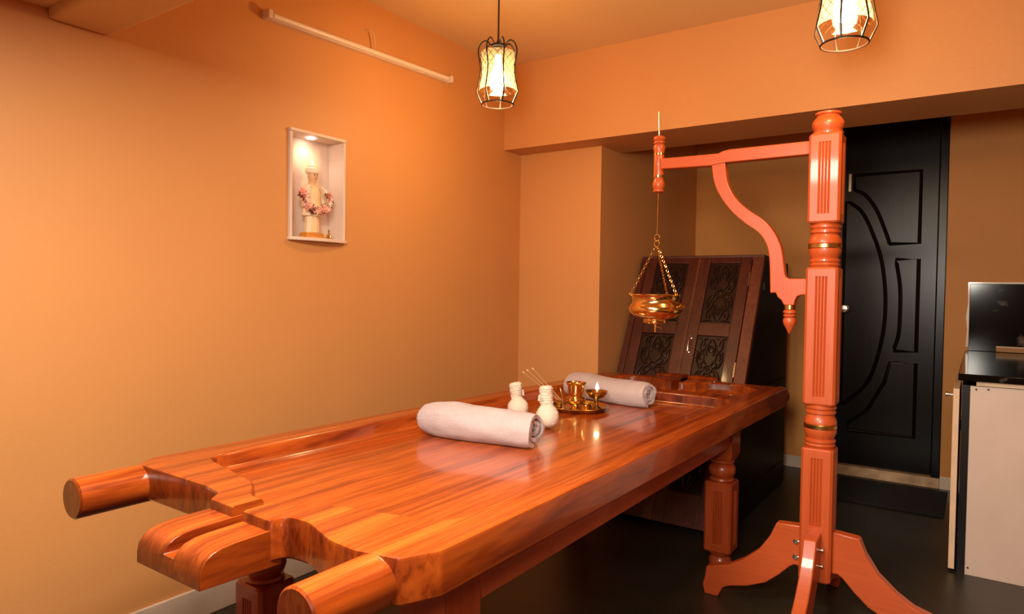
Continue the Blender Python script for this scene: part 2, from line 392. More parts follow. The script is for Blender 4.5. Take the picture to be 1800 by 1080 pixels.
# drain spout at the foot end: side profile pushed across, then grooved
prof = [(0.815, 0.612), (0.815, 0.684), (0.715, 0.683), (0.690, 0.681), (0.672, 0.676), (0.659, 0.667), (0.651, 0.655), (0.648, 0.640), (0.648, 0.618)]
bm = B(); quadbox(bm, [(-1.308, y, z) for y, z in prof], (0.213, 0, 0))
sp = link('drain_spout', bm, 'table', None)
ch1 = B(); quadbox(ch1, [(-1.2185, y, z) for y, z in ((0.90, 0.6535), (0.72, 0.6535), (0.60, 0.6535), (0.60, 0.8), (0.90, 0.8))], (0.035, 0, 0))
cut(sp, [ch1])
for v in sp.data.vertices: v.co -= BASE['massage_table']
sp.parent = tab; sp.data.shade_smooth(); sp.data.set_sharp_from_angle(angle=math.radians(38))
md = sp.modifiers.new('bevel', 'BEVEL'); md.width = 0.006; md.segments = 3; md.limit_method = 'ANGLE'; md.angle_limit = math.radians(50)
# raised head spout
hs = round_poly([(-1.375, 3.285, 0.02), (-1.04, 3.285, 0.02), (-1.06, 3.36, 0.05), (-1.13, 3.392, 0.05), (-1.285, 3.392, 0.05), (-1.355, 3.36, 0.05)])
bm = B(); loft(bm, [lift(hs, 0.65), lift(hs, 0.714), lift(inset(hs, 0.012), 0.722)])
sp2 = link('head_spout', bm, 'table', None)
ch2 = B(); box(ch2, -1.228, -1.190, 3.10, 3.55, 0.668, 0.80); cut(sp2, [ch2])
for v in sp2.data.vertices: v.co -= BASE['massage_table']
sp2.parent = tab; sp2.data.shade_smooth(); sp2.data.set_sharp_from_angle(angle=math.radians(38))
# round handles at the four corners
def handle(x, y0, y1, z=0.656, rr=0.047):
    bm = B(); s = 1 if y1 > y0 else -1; L = abs(y1-y0)
    lathe(bm, [(rr-0.004, 0), (rr, 0.004), (rr, L-0.05), (rr+0.001, L-0.02), (rr+0.003, L)], (x, y0, z), (0, s, 0), 40)
    link('handle', bm, 'table', tab)
handle(-1.690, 0.692, 0.90); handle(-0.822, 0.636, 0.86)
handle(-1.618, 3.385, 3.25, rr=0.042); handle(-0.772, 3.40, 3.25, rr=0.042)
# aprons
for nm, a in (('apron', (-0.842, -0.820, 1.05, 2.82)), ('apron', (-1.605, -1.583, 1.05, 2.82)), ('apron', (-1.56, -0.865, 1.03, 1.052)), ('apron', (-1.56, -0.865, 2.818, 2.84))):
    bm = B(); box(bm, a[0], a[1], a[2], a[3], 0.515, ZB); link(nm, bm, 'apron', tab, bevel=0.002)
# turned, fluted pieces
def flute_block(bm, cx, cy, h, z0, z1, fz0, fz1, d=0.005, gw=0.0075, n=4, cham=0.008, gap=None):
    """square post piece with n grooves on every face between fz0 and fz1"""
    gap = gap or gw*1.35
    def ring(z, s, depth):
        pts = []
        c = cham if s else 0
        for k in range(4):
            loc = []
            xs = [-(h-c)]
            for i in range(n):
                m0 = (i-(n-1)/2)*gap
                loc += [(m0-gw/2, 0), (m0, depth), (m0+gw/2, 0)]
            row = [(-(h-cham), 0)]+loc+[(h-cham, 0)]
            for a, dd in row:
                x, y = a, -(h-dd)
                for _ in range(k): x, y = -y, x
                pts.append(Vector((cx+x, cy+y, z)))
        return pts
    def shrink(ring_, q): return [Vector((cx+(p.x-cx)*q, cy+(p.y-cy)*q, p.z)) for p in ring_]
    loft(bm, [shrink(ring(z0, 1, 0), 0.92), ring(z0+0.006, 1, 0), ring(fz0, 1, 0), ring(fz0+0.002, 1, d), ring(fz1-0.002, 1, d), ring(fz1, 1, 0), ring(z1-0.006, 1, 0), shrink(ring(z1, 1, 0), 0.92)])
def table_leg(cx, cy):
    bm = B(); h = 0.056
    lathe(bm, [(0.042, 0), (0.046, 0.01), (0.046, 0.03), (0.036, 0.045), (0.048, 0.058), (0.05, 0.07)], (cx, cy, 0), seg=28)
    flute_block(bm, cx, cy, h, 0.068, 0.362, 0.10, 0.325)
    lathe(bm, [(0.045, 0.36), (0.050, 0.366), (0.048, 0.374), (0.040, 0.378), (0.050, 0.386), (0.055, 0.402), (0.053, 0.42), (0.045, 0.432), (0.040, 0.436), (0.050, 0.441), (0.050, 0.450), (0.042, 0.455)], (cx, cy, 0), seg=28)
    hh = h
    loft(bm, [[Vector((cx+a*s, cy+b2*s, z)) for a, b2 in ((-1, -1), (1, -1), (1, 1), (-1, 1))] for s, z in ((0.047, 0.452), (hh, 0.475), (hh, ZB))])
    link('leg', bm, 'leg', tab)
for x, y in ((-0.866, 1.02), (-0.866, 2.82), (-1.56, 1.11), (-1.56, 2.82)): table_leg(x, y)

# ------------------------------------------------------------------ oil stand
SX, SY = -0.443, 2.54
st = thing('oil_stand', 'tall orange-brown turned wooden stand with arm and curved bracket beside the table', 'stand', (SX, SY, 0))
bm = B(); h = 0.051
flute_block(bm, SX, SY, h, 0.155, 0.614, 0.345, 0.582, n=4)
tw = lambda z0: [(0.043, z0), (0.046, z0+.006), (0.050, z0+.012), (0.046, z0+.018), (0.050, z0+.024), (0.050, z0+.030), (0.043, z0+.034), (0.047, z0+.042), (0.052, z0+.056), (0.052, z0+.066),
                 (0.050, z0+.069), (0.050, z0+.083), (0.052, z0+.086), (0.052, z0+.096), (0.046, z0+.112), (0.042, z0+.118), (0.049, z0+.122), (0.049, z0+.129), (0.045, z0+.134), (0.050, z0+.139), (0.050, z0+.146), (0.042, z0+.156)]
lathe(bm, tw(0.612), (SX, SY, 0), seg=40)
flute_block(bm, SX, SY, h, 0.764, 1.236, 0.792, 1.206, n=4)
lathe(bm, tw(1.234), (SX, SY, 0), seg=40)
flute_block(bm, SX, SY, h, 1.388, 1.691, 1.418, 1.662, n=4)
lathe(bm, [(0.044, 1.689), (0.049, 1.692), (0.050, 1.699), (0.044, 1.703), (0.046, 1.709), (0.0515, 1.720), (0.0515, 1.731), (0.045, 1.744), (0.038, 1.752), (0.036, 1.757), (0.042, 1.760), (0.042, 1.767), (0.030, 1.769)], (SX, SY, 0), seg=40)
link('post', bm, 'stand', st, smooth=30)
for z0 in (0.612, 1.234):
    bm = B(); lathe(bm, [(0.0515, z0+.068), (0.0535, z0+.070), (0.0535, z0+.082), (0.0515, z0+.084)], (SX, SY, 0), seg=40)
    link('brass_band', bm, 'old_brass', st, label='dull brass band')
FOOT = [(-0.576, 0.324), (-0.493, 0.330), (-0.493, 0.185), (-0.512, 0.188), (-0.527, 0.178), (-0.564, 0.138), (-0.609, 0.098), (-0.672, 0.069), (-0.738, 0.052), (-0.762, 0.040), (-0.772, 0.020), (-0.781, 0.0),
        (-0.832, 0.0), (-0.839, 0.038), (-0.831, 0.066), (-0.826, 0.106), (-0.738, 0.133), (-0.690, 0.164), (-0.635, 0.214), (-0.598, 0.271)]
for k in range(4):
    a = k*PI/2; bm = B(); R2 = Matrix.Rotation(a, 4, 'Z')
    vs = quadbox(bm, [(x-SX, -0.021, z) for x, z in FOOT], (0, 0.042, 0))
    for v in vs: v.co = R2 @ v.co + Vector((SX, SY, 0))
    ft = link('foot', bm, 'stand_x', st, bevel=0.004)
    for z in (0.275, 0.22):
        bm = B(); d = R2 @ Vector((-1, 0, 0)); s = R2 @ Vector((0, -1, 0))
        c = Vector((SX, SY, z))+d*0.066+s*0.021
        lathe(bm, [(0.004, 0), (0.004, 0.004), (0.008, 0.005), (0.008, 0.010), (0.0, 0.011)], c, s, 12)
        c2 = Vector((SX, SY, z))+d*0.0525+s*0.0; tube(bm, [c+s*0.003, c+s*0.003-d*0.012], 0.003, 8)
        link('bolt', bm, 'steel', ft)
# arm, S bracket
ARM = [(-1.040, 1.667), (-1.040, 1.626), (-0.843, 1.621), (-0.784, 1.628), (-0.490, 1.629), (-0.490, 1.675), (-0.775, 1.675), (-0.800, 1.671), (-0.815, 1.664)]
bm = B(); quadbox(bm, [(x, SY-0.02, z) for x, z in ARM], (0, 0.04, 0)); link('arm', bm, 'stand_x', st, bevel=0.003)
brl = smooth_path([(-0.841, 1.628, 0), (-0.831, 1.563, 0), (-0.809, 1.51, 0), (-0.767, 1.451, 0), (-0.716, 1.403, 0), (-0.666, 1.366, 0), (-0.637, 1.325, 0), (-0.624, 1.271, 0), (-0.618, 1.152, 0)], 4)
brr = smooth_path([(-0.791, 1.632, 0), (-0.780, 1.558, 0), (-0.753, 1.501, 0), (-0.707, 1.453, 0), (-0.648, 1.41, 0), (-0.609, 1.364, 0), (-0.584, 1.309, 0), (-0.574, 1.251, 0), (-0.568, 1.208, 0)], 4)
# the S plank is a strip of quads between its two edges, with the bracket nose below as its own prism
bm = B(); n = len(brl); F0, F1 = [], []
for a, b2 in zip(brl, brr):
    F0.append([bm.verts.new((a.x, SY-0.017, a.y)), bm.verts.new((b2.x, SY-0.017, b2.y)), bm.verts.new((b2.x, SY+0.017, b2.y)), bm.verts.new((a.x, SY+0.017, a.y))])
for a, b2 in zip(F0, F0[1:]):
    for i in range(4): bm.faces.new((a[i], a[(i+1) % 4], b2[(i+1) % 4], b2[i]))
bm.faces.new(F0[0]); bm.faces.new(F0[-1])
quadbox(bm, [(x, SY-0.0172, z) for x, z in [(-0.620, 1.215), (-0.618, 1.146), (-0.599, 1.148), (-0.592, 1.132), (-0.580, 1.122), (-0.570, 1.104), (-0.536, 1.104), (-0.533, 1.122), (-0.526, 1.136), (-0.512, 1.141), (-0.490, 1.141), (-0.490, 1.198), (-0.556, 1.198), (-0.566, 1.204), (-0.569, 1.215)]], (0, 0.0344, 0))
link('bracket', bm, 'stand', st, smooth=30, bevel=0.003)
bm = B(); lathe(bm, [(0.015, 1.088), (0.018, 1.09), (0.018, 1.104), (0.015, 1.106)], (-0.553, SY, 0), seg=20); link('brass_band', bm, 'old_brass', st, label='dull brass band')
bm = B(); lathe(bm, [(0.0, 1.000), (0.004, 1.006), (0.010, 1.018), (0.020, 1.036), (0.0225, 1.048), (0.020, 1.058), (0.015, 1.061), (0.021, 1.064), (0.022, 1.070), (0.016, 1.073), (0.022, 1.077), (0.022, 1.083), (0.014, 1.089)], (-0.553, SY, 0), seg=28)
link('drop_finial', bm, 'stand', st)
AX = -1.056
bm = B(); lathe(bm, [(0.015, 1.537), (0.021, 1.540), (0.022, 1.546), (0.018, 1.550), (0.023, 1.560), (0.024, 1.572), (0.020, 1.586), (0.018, 1.592), (0.020, 1.598), (0.0205, 1.60), (0.0205, 1.69), (0.020, 1.694), (0.021, 1.700),
    (0.024, 1.712), (0.022, 1.722), (0.017, 1.726), (0.023, 1.731), (0.023, 1.735), (0.018, 1.738), (0.024, 1.746), (0.022, 1.756), (0.014, 1.759)], (AX, SY, 0), seg=28)
link('arm_spindle', bm, 'stand', st)
for z in (1.600, 1.687):
    bm = B(); lathe(bm, [(0.0205, z-.005), (0.0222, z-.004), (0.0222, z+.004), (0.0205, z+.005)], (AX, SY, 0), seg=24); link('brass_band', bm, 'brass', st, label='bright brass band')
bm = B(); tube(bm, [(AX, SY, 1.755), (AX-0.003, SY, 1.855)], 0.0028, 8); link('hanging_rod', bm, 'steel', st)

# ------------------------------------------------------------------ hanging brass oil pot
PX, PZ = -1.058, 1.02
pot = thing('oil_pot', 'shiny brass oil pot hanging on three chains from the stand arm', 'pot', (PX, SY, PZ-0.037))
bm = B(); tube(bm, [(AX, SY, 1.536), (AX-0.001, SY, 1.46), (PX, SY, 1.372)], 0.0018, 6); cd = link('suspension_wire', bm, 'brass', pot)
bm = B(); lathe(bm, [(0.001, -0.004), (0.0045, 0), (0.001, 0.004)], (AX-0.001, SY, 1.46), seg=12); link('bead', bm, 'brass', cd)
def torus(bm, c, ax, R0, r0, seg=18, sy=1.0):
    s, t, d = frame_of(ax); tube(bm, [Vector(c)+s*R0*math.cos(2*PI*i/seg)+t*R0*sy*math.sin(2*PI*i/seg) for i in range(seg)], r0, 6, True)
for z in (1.359, 1.334):
    bm = B(); torus(bm, (PX, SY, z), (0.3, 1, 0), 0.0125, 0.0022); link('ring', bm, 'brass', pot)
prof = [(0.0, 0.0), (0.045, 0.0), (0.0475, 0.003), (0.0475, 0.016), (0.062, 0.018), (0.086, 0.028), (0.102, 0.044), (0.106, 0.058), (0.100, 0.070), (0.094, 0.078), (0.092, 0.086), (0.095, 0.108), (0.101, 0.112), (0.100, 0.115),
        (0.092, 0.113), (0.088, 0.088), (0.096, 0.070), (0.100, 0.056), (0.092, 0.040), (0.06, 0.026), (0.0, 0.024)]
bm = B(); lathe(bm, prof, (PX, SY, PZ), seg=56); link('bowl', bm, 'brass', pot, smooth=50)
bm = B(); lathe(bm, [(0.009, 0), (0.009, -0.006), (0.004, -0.008), (0.004, -0.036), (0.002, -0.037)], (PX, SY, PZ), seg=16)
tube(bm, [(PX, SY, PZ-0.012), (PX+0.03, SY-0.006, PZ-0.02)], 0.0015, 6); link('drip_spout', bm, 'brass', pot)
bm = B(); lathe(bm, [(0.004, 0), (0.005, 0.008), (0.012, 0.011), (0.013, 0.016), (0.0, 0.018)], (PX+0.098, SY, PZ+0.07), (1, -0.15, 0.3), 14); link('side_knob', bm, 'brass', pot)
for a in (3.70, 5.99, 1.50):
    e0 = Vector((PX+0.008*math.cos(a), SY+0.008*math.sin(a), 1.318)); e1 = Vector((PX+0.099*math.cos(a), SY+0.099*math.sin(a), PZ+0.115))
    bm = B(); L = (e1-e0).length; nl = int(L/0.0105); d = (e1-e0).normalized(); s, t, _ = frame_of(d)
    for i in range(nl):
        c = e0+(e1-e0)*((i+0.5)/nl); nrm = s if i % 2 else t; o_ = t if i % 2 else s
        tube(bm, [c+d*0.0075*math.cos(2*PI*k/12)+o_*0.0046*math.sin(2*PI*k/12) for k in range(12)], 0.0013, 5, True)
    ch = link('chain', bm, 'brass', pot)
    bm = B(); torus(bm, e1+Vector((0, 0, 0.0)), (math.sin(a), -math.cos(a), 0), 0.006, 0.0018, 12); link('chain_hook', bm, 'brass', ch)

# ------------------------------------------------------------------ steam cabinet behind the table
CX0, CX1 = -1.652, -0.950; CYT, CZT, CSL, CYBK = 3.755, 1.35, 0.4977, 4.29
cab = thing('steam_cabinet', 'dark wooden steam cabinet with sloping front and carved double doors behind the table', 'cabinet', ((CX0+CX1)/2, 3.8, 0))
SV = Vector((0, -CSL, -1)).normalized(); SN = Vector((0, -1, CSL)).normalized()
def cp(x, v, w_=0.0): return Vector((x, CYT, CZT))+SV*v+SN*w_       # v down the slope, w out of it
LEN = CZT/abs(SV.z)
def slab(bm, x0, x1, v0, v1, w0, w1): quadbox(bm, [cp(x0, v0, w0), cp(x1, v0, w0), cp(x1, v1, w0), cp(x0, v1, w0)], SN*(w1-w0))
yb0 = CYT-CSL*CZT
for nm, x0, x1 in (('side_panel', CX0, CX0+0.02), ('side_panel', CX1-0.02, CX1)):
    bm = B(); quadbox(bm, [(x0, CYT+0.02, CZT-0.03), (x0, CYBK, CZT-0.045), (x0, CYBK, 0), (x0, yb0+0.03, 0)], (x1-x0, 0, 0)); sd = link(nm, bm, 'cab_side', cab, bevel=0.002)
    if x1 == CX1:
        for z in (0.12, 0.62, 1.18):
            bm = B(); box(bm, CX1-0.002, CX1+0.006, CYT+0.06-(1.35-z)*CSL*0.9, CYBK-0.04, z-0.02, z+0.02); link('side_rail', bm, 'cab_side', sd)
bm = B(); box(bm, CX0, CX1, CYBK-0.02, CYBK, 0, CZT-0.04); link('back_panel', bm, 'cab_side', cab)
bm = B(); quadbox(bm, [(CX0, CYT-0.005, CZT), (CX0, CYBK, CZT-0.03), (CX0, CYBK, CZT-0.055), (CX0, CYT-0.005, CZT-0.03)], (CX1-CX0, 0, 0)); link('top_panel', bm, 'cab', cab, bevel=0.003)
D0, DM, D1 = -1.612, -1.298, -1.012
bm = B(); slab(bm, CX0, D0-0.003, 0.012, LEN-0.03, -0.03, 0.0); link('front_stile', bm, 'cab', cab, bevel=0.003)
bm = B(); slab(bm, D1+0.003, CX1, 0.012, LEN-0.03, -0.03, 0.0); link('front_stile', bm, 'cab_edge', cab, bevel=0.003)
def carving(x0, x1, v0, v1, parent):
    """scrolls and a rosette mirrored over both axes"""
    bm = B(); cx, cv = (x0+x1)/2, (v0+v1)/2; hx, hv = (x1-x0)/2-0.008, (v1-v0)/2-0.008
    def spiral(ox, ov, R0, turns, ph, dirn, n=22):
        return [(ox+R0*(1-0.8*i/n)*math.cos(ph+dirn*2*PI*turns*i/n), ov+R0*(1-0.8*i/n)*math.sin(ph+dirn*2*PI*turns*i/n)) for i in range(n+1)]
    curves = [spiral(0.62, 0.78, 0.26, 1.2, PI, 1), spiral(0.62, 0.36, 0.24, 1.1, -PI/2, -1), [(0.05, 0.95), (0.22, 0.80), (0.30, 0.60), (0.22, 0.42)], [(0.95, 0.98), (0.6, 0.93), (0.3, 0.97)],
              [(0.12, 0.10), (0.3, 0.22), (0.42, 0.30)], [(0.05, 0.52), (0.16, 0.62), (0.05, 0.74)], [(0.95, 0.55), (0.85, 0.5), (0.9, 0.3), (0.7, 0.08), (0.45, 0.03)], [(0.25, 0.0), (0.5, 0.1), (0.6, 0.2)]]
    for c in curves:
        for sx in (-1, 1):
            for sv in (-1, 1):
                P = [cp(cx+sx*a*hx, cv+sv*b2*hv, 0.004-0.010) for a, b2 in c]
                if len(P) < 8: P = smooth_path(P, 4)
                m_ = len(P); tube(bm, P, [0.0052*(0.55+0.45*math.sin(PI*i/(m_-1))) for i in range(m_)], 6)
    P = [cp(cx+0.022*math.cos(t*PI/6), cv+0.022*math.sin(t*PI/6), -0.006) for t in range(12)]; tube(bm, P, 0.004, 6, True)
    lathe(bm, [(0.012, 0), (0.010, 0.005), (0, 0.008)], cp(cx, cv, -0.010), SN, 12)
    link('carving', bm, 'carve', parent)
def cab_door(x0, x1, lab):
    st_ = 0.058
    v_edges = [0.014, 0.048, 0.412, 0.486, 0.86, 0.93, 1.32, LEN-0.03]
    px0, px1 = (x0+st_+0.002, x1-st_)
    bm = B()
    slab(bm, x0, px0, v_edges[0], v_edges[-1], -0.028, 0.0); slab(bm, px1, x1, v_edges[0], v_edges[-1], -0.028, 0.0)
    for a, b2 in ((0, 1), (2, 3), (4, 5), (6, 7)): slab(bm, px0, px1, v_edges[a], v_edges[b2], -0.028, -0.0005)
    d = link('door', bm, 'cab', cab, bevel=0.002, label=lab)
    for a, b2 in ((1, 2), (3, 4), (5, 6)):
        bm = B(); slab(bm, px0, px1, v_edges[a], v_edges[b2], -0.028, -0.012); link('door_panel', bm, 'carve', d)
        carving(px0, px1, v_edges[a], v_edges[b2], d)
    return d
dl = cab_door(D0, DM-0.003, 'left carved door leaf'); dr = cab_door(DM+0.003, D1, 'right carved door leaf')
bm = B(); slab(bm, DM-0.006, DM+0.005, 0.014, LEN-0.03, 0.0, 0.004); link('closing_strip', bm, 'cab_edge', dl)
for v in (0.15, 0.67, 1.25):
    bm = B(); slab(bm, D1-0.003, D1+0.004, v-0.04, v+0.04, 0.0, 0.002); tube(bm, [cp(D1+0.001, v-0.04, 0.003), cp(D1+0.001, v+0.04, 0.003)], 0.003, 8); link('hinge', bm, 'steel', dr)
bm = B()
for v in (0.505, 0.585): lathe(bm, [(0.008, 0), (0.008, 0.004), (0.004, 0.006), (0.004, 0.02)], cp(DM+0.032, v, 0), SN, 12)
tube(bm, smooth_path([cp(DM+0.032, 0.505, 0.018), cp(DM+0.032, 0.53, 0.026), cp(DM+0.032, 0.56, 0.026), cp(DM+0.032, 0.585, 0.018)], 4), 0.0035, 8)
link('handle', bm, 'steel', dr, label='small steel pull handle')

# ------------------------------------------------------------------ towels
def towel(name, label, p0, p1, ra, rb, seed, turns=3.2, taper=0.86):
    p0, p1 = Vector((*p0, 0)), Vector((*p1, 0)); ax = (p1-p0); L = ax.length; ax.normalize(); sd = Vector((ax.y, -ax.x, 0))   # sd points at the camera side
    bm = B(); NA, NS = 44, 130; th = 0.0110
    def pt(j, i, inner):
        s = j/NA; t = i/NS; ang = -PI*0.42+2*PI*turns*t
        k = 1-0.86*t
        wob = noise.noise(Vector((s*2.6+seed, math.cos(ang)*0.8, math.sin(ang)*0.8)))
        k2 = k*(1+0.13*wob+0.035*noise.noise(Vector((s*7+seed, math.cos(ang)*2.2, math.sin(ang)*2.2))))
        end = 1.0
        if s < 0.12: end = taper+(1-taper)*math.sin((s/0.12)*PI/2)
        if s > 0.93: end = 1-0.06*((s-0.93)/0.07)**2
        k2 *= end*(1.0-0.12*max(0, s-0.25)/0.75-0.10*max(0, 0.25-s)/0.25)
        k2 *= 1+0.016*noise.noise(Vector((s*24+seed, ang*4, t*9)))
        off = -th*(1-0.3*noise.noise(Vector((ang, s*3, seed)))) if inner else 0
        rx, rz = max(ra*k2+off, 0.002), max(rb*k2+off, 0.002)
        a, z = rx*math.cos(ang), rz*math.sin(ang)
        z = max(z, -rb*0.80+(1-k)*0.010+(0.004 if inner else 0))
        e = (s-0.5)*L + (0.010*noise.noise(Vector((ang*0.9, t*4, seed+3)))-0.014*t)*(1 if s > 0.5 else -1)*(abs(s-0.5)*2)**3
        return (p0+p1)/2+ax*e+sd*a+Vector((0, 0, ZP+rb*0.80+0.001+z))
    G = [[[bm.verts.new(pt(j, i, inn)) for i in range(NS+1)] for j in range(NA+1)] for inn in (0, 1)]
    for j in range(NA):
        for i in range(NS):
            bm.faces.new((G[0][j][i], G[0][j+1][i], G[0][j+1][i+1], G[0][j][i+1]))
            bm.faces.new((G[1][j][i], G[1][j][i+1], G[1][j+1][i+1], G[1][j+1][i]))
        for i in (0, NS): bm.faces.new((G[0][j][i], G[0][j+1][i], G[1][j+1][i], G[1][j][i]))
    for j in (0, NA):
        for i in range(NS): bm.faces.new((G[0][j][i], G[0][j][i+1], G[1][j][i+1], G[1][j][i]))
    c = (p0+p1)/2
    o = single(name, bm, 'towel', label, 'towel', (c.x, c.y, ZP), smooth=70); o['group'] = 'rolled towels on the table'
    return o
towel('rolled_towel', 'larger rolled white towel nearest the foot end of the table', (-1.520, 1.708), (-1.108, 1.752), 0.082, 0.068, 1.3, turns=2.7)
towel('rolled_towel', 'rolled white towel behind the brass tray', (-1.540, 2.722), (-1.115, 2.638), 0.070, 0.066, 5.1, taper=0.9)

# ------------------------------------------------------------------ herbal pouches
def pouch(label, c, tip, rr):
    c, tip = Vector(c), Vector(tip); t = thing('herbal_pouch', label, 'herbal pouch', (c.x, c.y, ZP), 'herbal pouches')
    bm = B(); ax = (tip-c).normalized(); N = 36
    prof = [(0.0, -rr*0.98), (rr*0.55, -rr*0.90), (rr*0.85, -rr*0.62), (rr, -rr*0.1), (rr*0.95, rr*0.32), (rr*0.80, rr*0.62), (rr*0.60, rr*0.82), (rr*0.5, rr*0.95)]
    lathe(bm, prof, c, ax, N)
    for v in bm.verts:
        d = v.co-c; v.co += d.normalized()*0.0025*noise.noise(v.co*45)
    link('bag', bm, 'muslin', t, smooth=80)
    bm = B(); L = (tip-c).length; n = 22; P = [c+ax*(rr*0.85+(L-rr*0.85)*i/n) for i in range(n+1)]
    rad = [0.0215+0.0025*(i/n)+0.0012*math.sin(i*2.1)-(0.010 if i == n else 0.002 if i == n-1 else 0) for i in range(n+1)]
    tube(bm, P, rad, 14)
    for v in bm.verts: v.co += Vector((noise.noise(v.co*70), noise.noise(v.co*70+Vector((9, 0, 0))), noise.noise(v.co*70+Vector((0, 9, 0)))))*0.005
    gr = link('grip', bm, 'muslin', t, smooth=60)
    bm = B(); hel = []
    s, q, d = frame_of(ax)
    for i in range(90):
        a = i/90*2*PI*7; k = i/90; hel.append(c+ax*(rr*1.05+(L-rr*1.25)*k)+(s*math.cos(a)+q*math.sin(a))*(0.0222+0.0025*k))
    tube(bm, hel, 0.0013, 5)
    e = c+ax*(L*0.62)
    link('string', bm, 'muslin', t)
    bm = B(); sgn = 1 if label.startswith('upright') else -1
    tube(bm, smooth_path([e+r*sgn*0.014, e+r*sgn*0.024+Vector((0, 0, 0.006)), e+r*sgn*0.026+Vector((0, 0, -0.012))], 4), [0.004]*8+[0.006], 7); link('knot', bm, 'muslin', t)
pouch('upright muslin herbal pouch with its ball hidden behind the larger towel', (-1.415, 2.10, 0.702), (-1.430, 2.10, 0.796), 0.040)
pouch('tilted muslin herbal pouch next to the brass tray, round end showing', (-1.238, 2.022, 0.7035), (-1.250, 2.030, 0.808), 0.0415)

# ------------------------------------------------------------------ brass tray and what stands on it
TX, TY = -1.330, 2.415
bm = B(); lathe(bm, [(0.0, 0), (0.100, 0), (0.110, 0.006), (0.119, 0.016), (0.123, 0.0165), (0.121, 0.019), (0.109, 0.0095), (0.101, 0.004), (0.0, 0.004)], (TX, TY, ZP+0.0005), seg=56)
single('brass_tray', bm, 'old_brass', 'round dark brass tray between the two rolled towels', 'tray', (TX, TY, ZP+0.0005), smooth=45)
zt_ = ZP+0.005
bm = B(); KX, KY = -1.335, 2.400
lathe(bm, [(0.0, 0), (0.026, 0), (0.028, 0.004), (0.020, 0.010), (0.018, 0.014), (0.034, 0.022), (0.042, 0.034), (0.040, 0.046), (0.028, 0.052), (0.030, 0.058), (0.032, 0.075), (0.034, 0.096), (0.038, 0.099), (0.041, 0.106), (0.039, 0.109), (0.034, 0.102), (0.028, 0.07), (0.026, 0.05), (0.0, 0.045)], (KX, KY, zt_), seg=40)
single('brass_pot', bm, 'brass', 'small brass water pot with flared neck standing on the tray', 'pot', (KX, KY, zt_), smooth=45)
LXX, LYY = -1.266, 2.445
lamp = thing('oil_lamp', 'brass oil lamp on a stem with burning flame on the tray', 'oil lamp', (LXX, LYY, zt_))
bm = B(); lathe(bm, [(0.0, 0), (0.026, 0), (0.028, 0.004), (0.014, 0.012), (0.007, 0.020), (0.008, 0.030), (0.011, 0.034), (0.007, 0.038), (0.010, 0.042), (0.030, 0.050), (0.043, 0.066), (0.046, 0.075), (0.042, 0.074), (0.030, 0.058), (0.0, 0.052)], (LXX, LYY, zt_), seg=40); link('bowl', bm, 'old_brass', lamp, smooth=45)
bm = B(); tube(bm, [(LXX+0.0, LYY, zt_+0.052), (LXX+0.004, LYY-0.002, zt_+0.078)], 0.003, 7); link('wick', bm, 'ash', lamp)
bm = B(); lathe(bm, [(0.0, 0), (0.005, 0.004), (0.0075, 0.010), (0.006, 0.018), (0.003, 0.027), (0.0, 0.034)], (LXX+0.004, LYY-0.002, zt_+0.076), seg=14); link('flame', bm, 'flame', lamp)
d = bpy.data.lights.new('flame_light', 'POINT'); d.energy = 0.25; d.color = (1, 0.6, 0.25); d.shadow_soft_size = 0.01
o = bpy.data.objects.new('flame_light', d); COL.objects.link(o); o.parent = lamp; o.location = (0.004, -0.002, 0.092)
bm = B(); lathe(bm, [(0.0, 0), (0.021, 0), (0.0225, 0.002), (0.0225, 0.026), (0.024, 0.028), (0.0235, 0.030), (0.020, 0.028), (0.020, 0.006), (0.0, 0.005)], (-1.270, 2.365, zt_), seg=30)
single('brass_cup', bm, 'brass', 'tiny straight brass cup in front of the burning lamp', 'cup', (-1.270, 2.365, zt_), smooth=45)
IX, IY = -1.395, 2.370
bm = B(); lathe(bm, [(0.0, 0), (0.020, 0), (0.022, 0.003), (0.012, 0.008), (0.012, 0.012), (0.022, 0.018), (0.024, 0.026), (0.018, 0.030), (0.006, 0.033), (0.0, 0.033)], (IX, IY, zt_), seg=30)
single('incense_holder', bm, 'old_brass', 'small squat brass incense holder at the left of the tray', 'incense holder', (IX, IY, zt_), smooth=45)
for lab, tip, off in (('incense stick leaning furthest to the left', (-1.592, 2.395, 0.795), -0.009), ('middle incense stick of the three', (-1.572, 2.395, 0.806), 0.0), ('incense stick leaning least, rightmost of the three', (-1.544, 2.395, 0.815), 0.009)):
    b0 = Vector((IX+off, IY, zt_+0.034)); tp = Vector(tip)
    t = thing('incense_stick', lab, 'incense', tuple(b0), 'incense sticks')
    bm = B(); tube(bm, [b0, b0+(tp-b0)*0.95], 0.0021, 6); link('stick', bm, 'incense', t)
    bm = B(); tube(bm, [b0+(tp-b0)*0.95, tp], 0.0026, 7); link('burnt_tip', bm, 'ash', t)
bm = B(); tube(bm, smooth_path([(-1.364, 2.350, zt_+0.004), (-1.370, 2.350, zt_+0.05), (-1.380, 2.350, zt_+0.085)], 4), [0.0035]*6+[0.004, 0.005, 0.004], 8)
lathe(bm, [(0.0, 0), (0.008, 0.002), (0.010, 0.006), (0.006, 0.010), (0.0, 0.011)], (-1.364, 2.350, zt_), seg=14)
single('brass_spoon', bm, 'old_brass', 'thin dark brass spoon leaning against the water pot', 'spoon', (-1.364, 2.350, zt_), smooth=45)

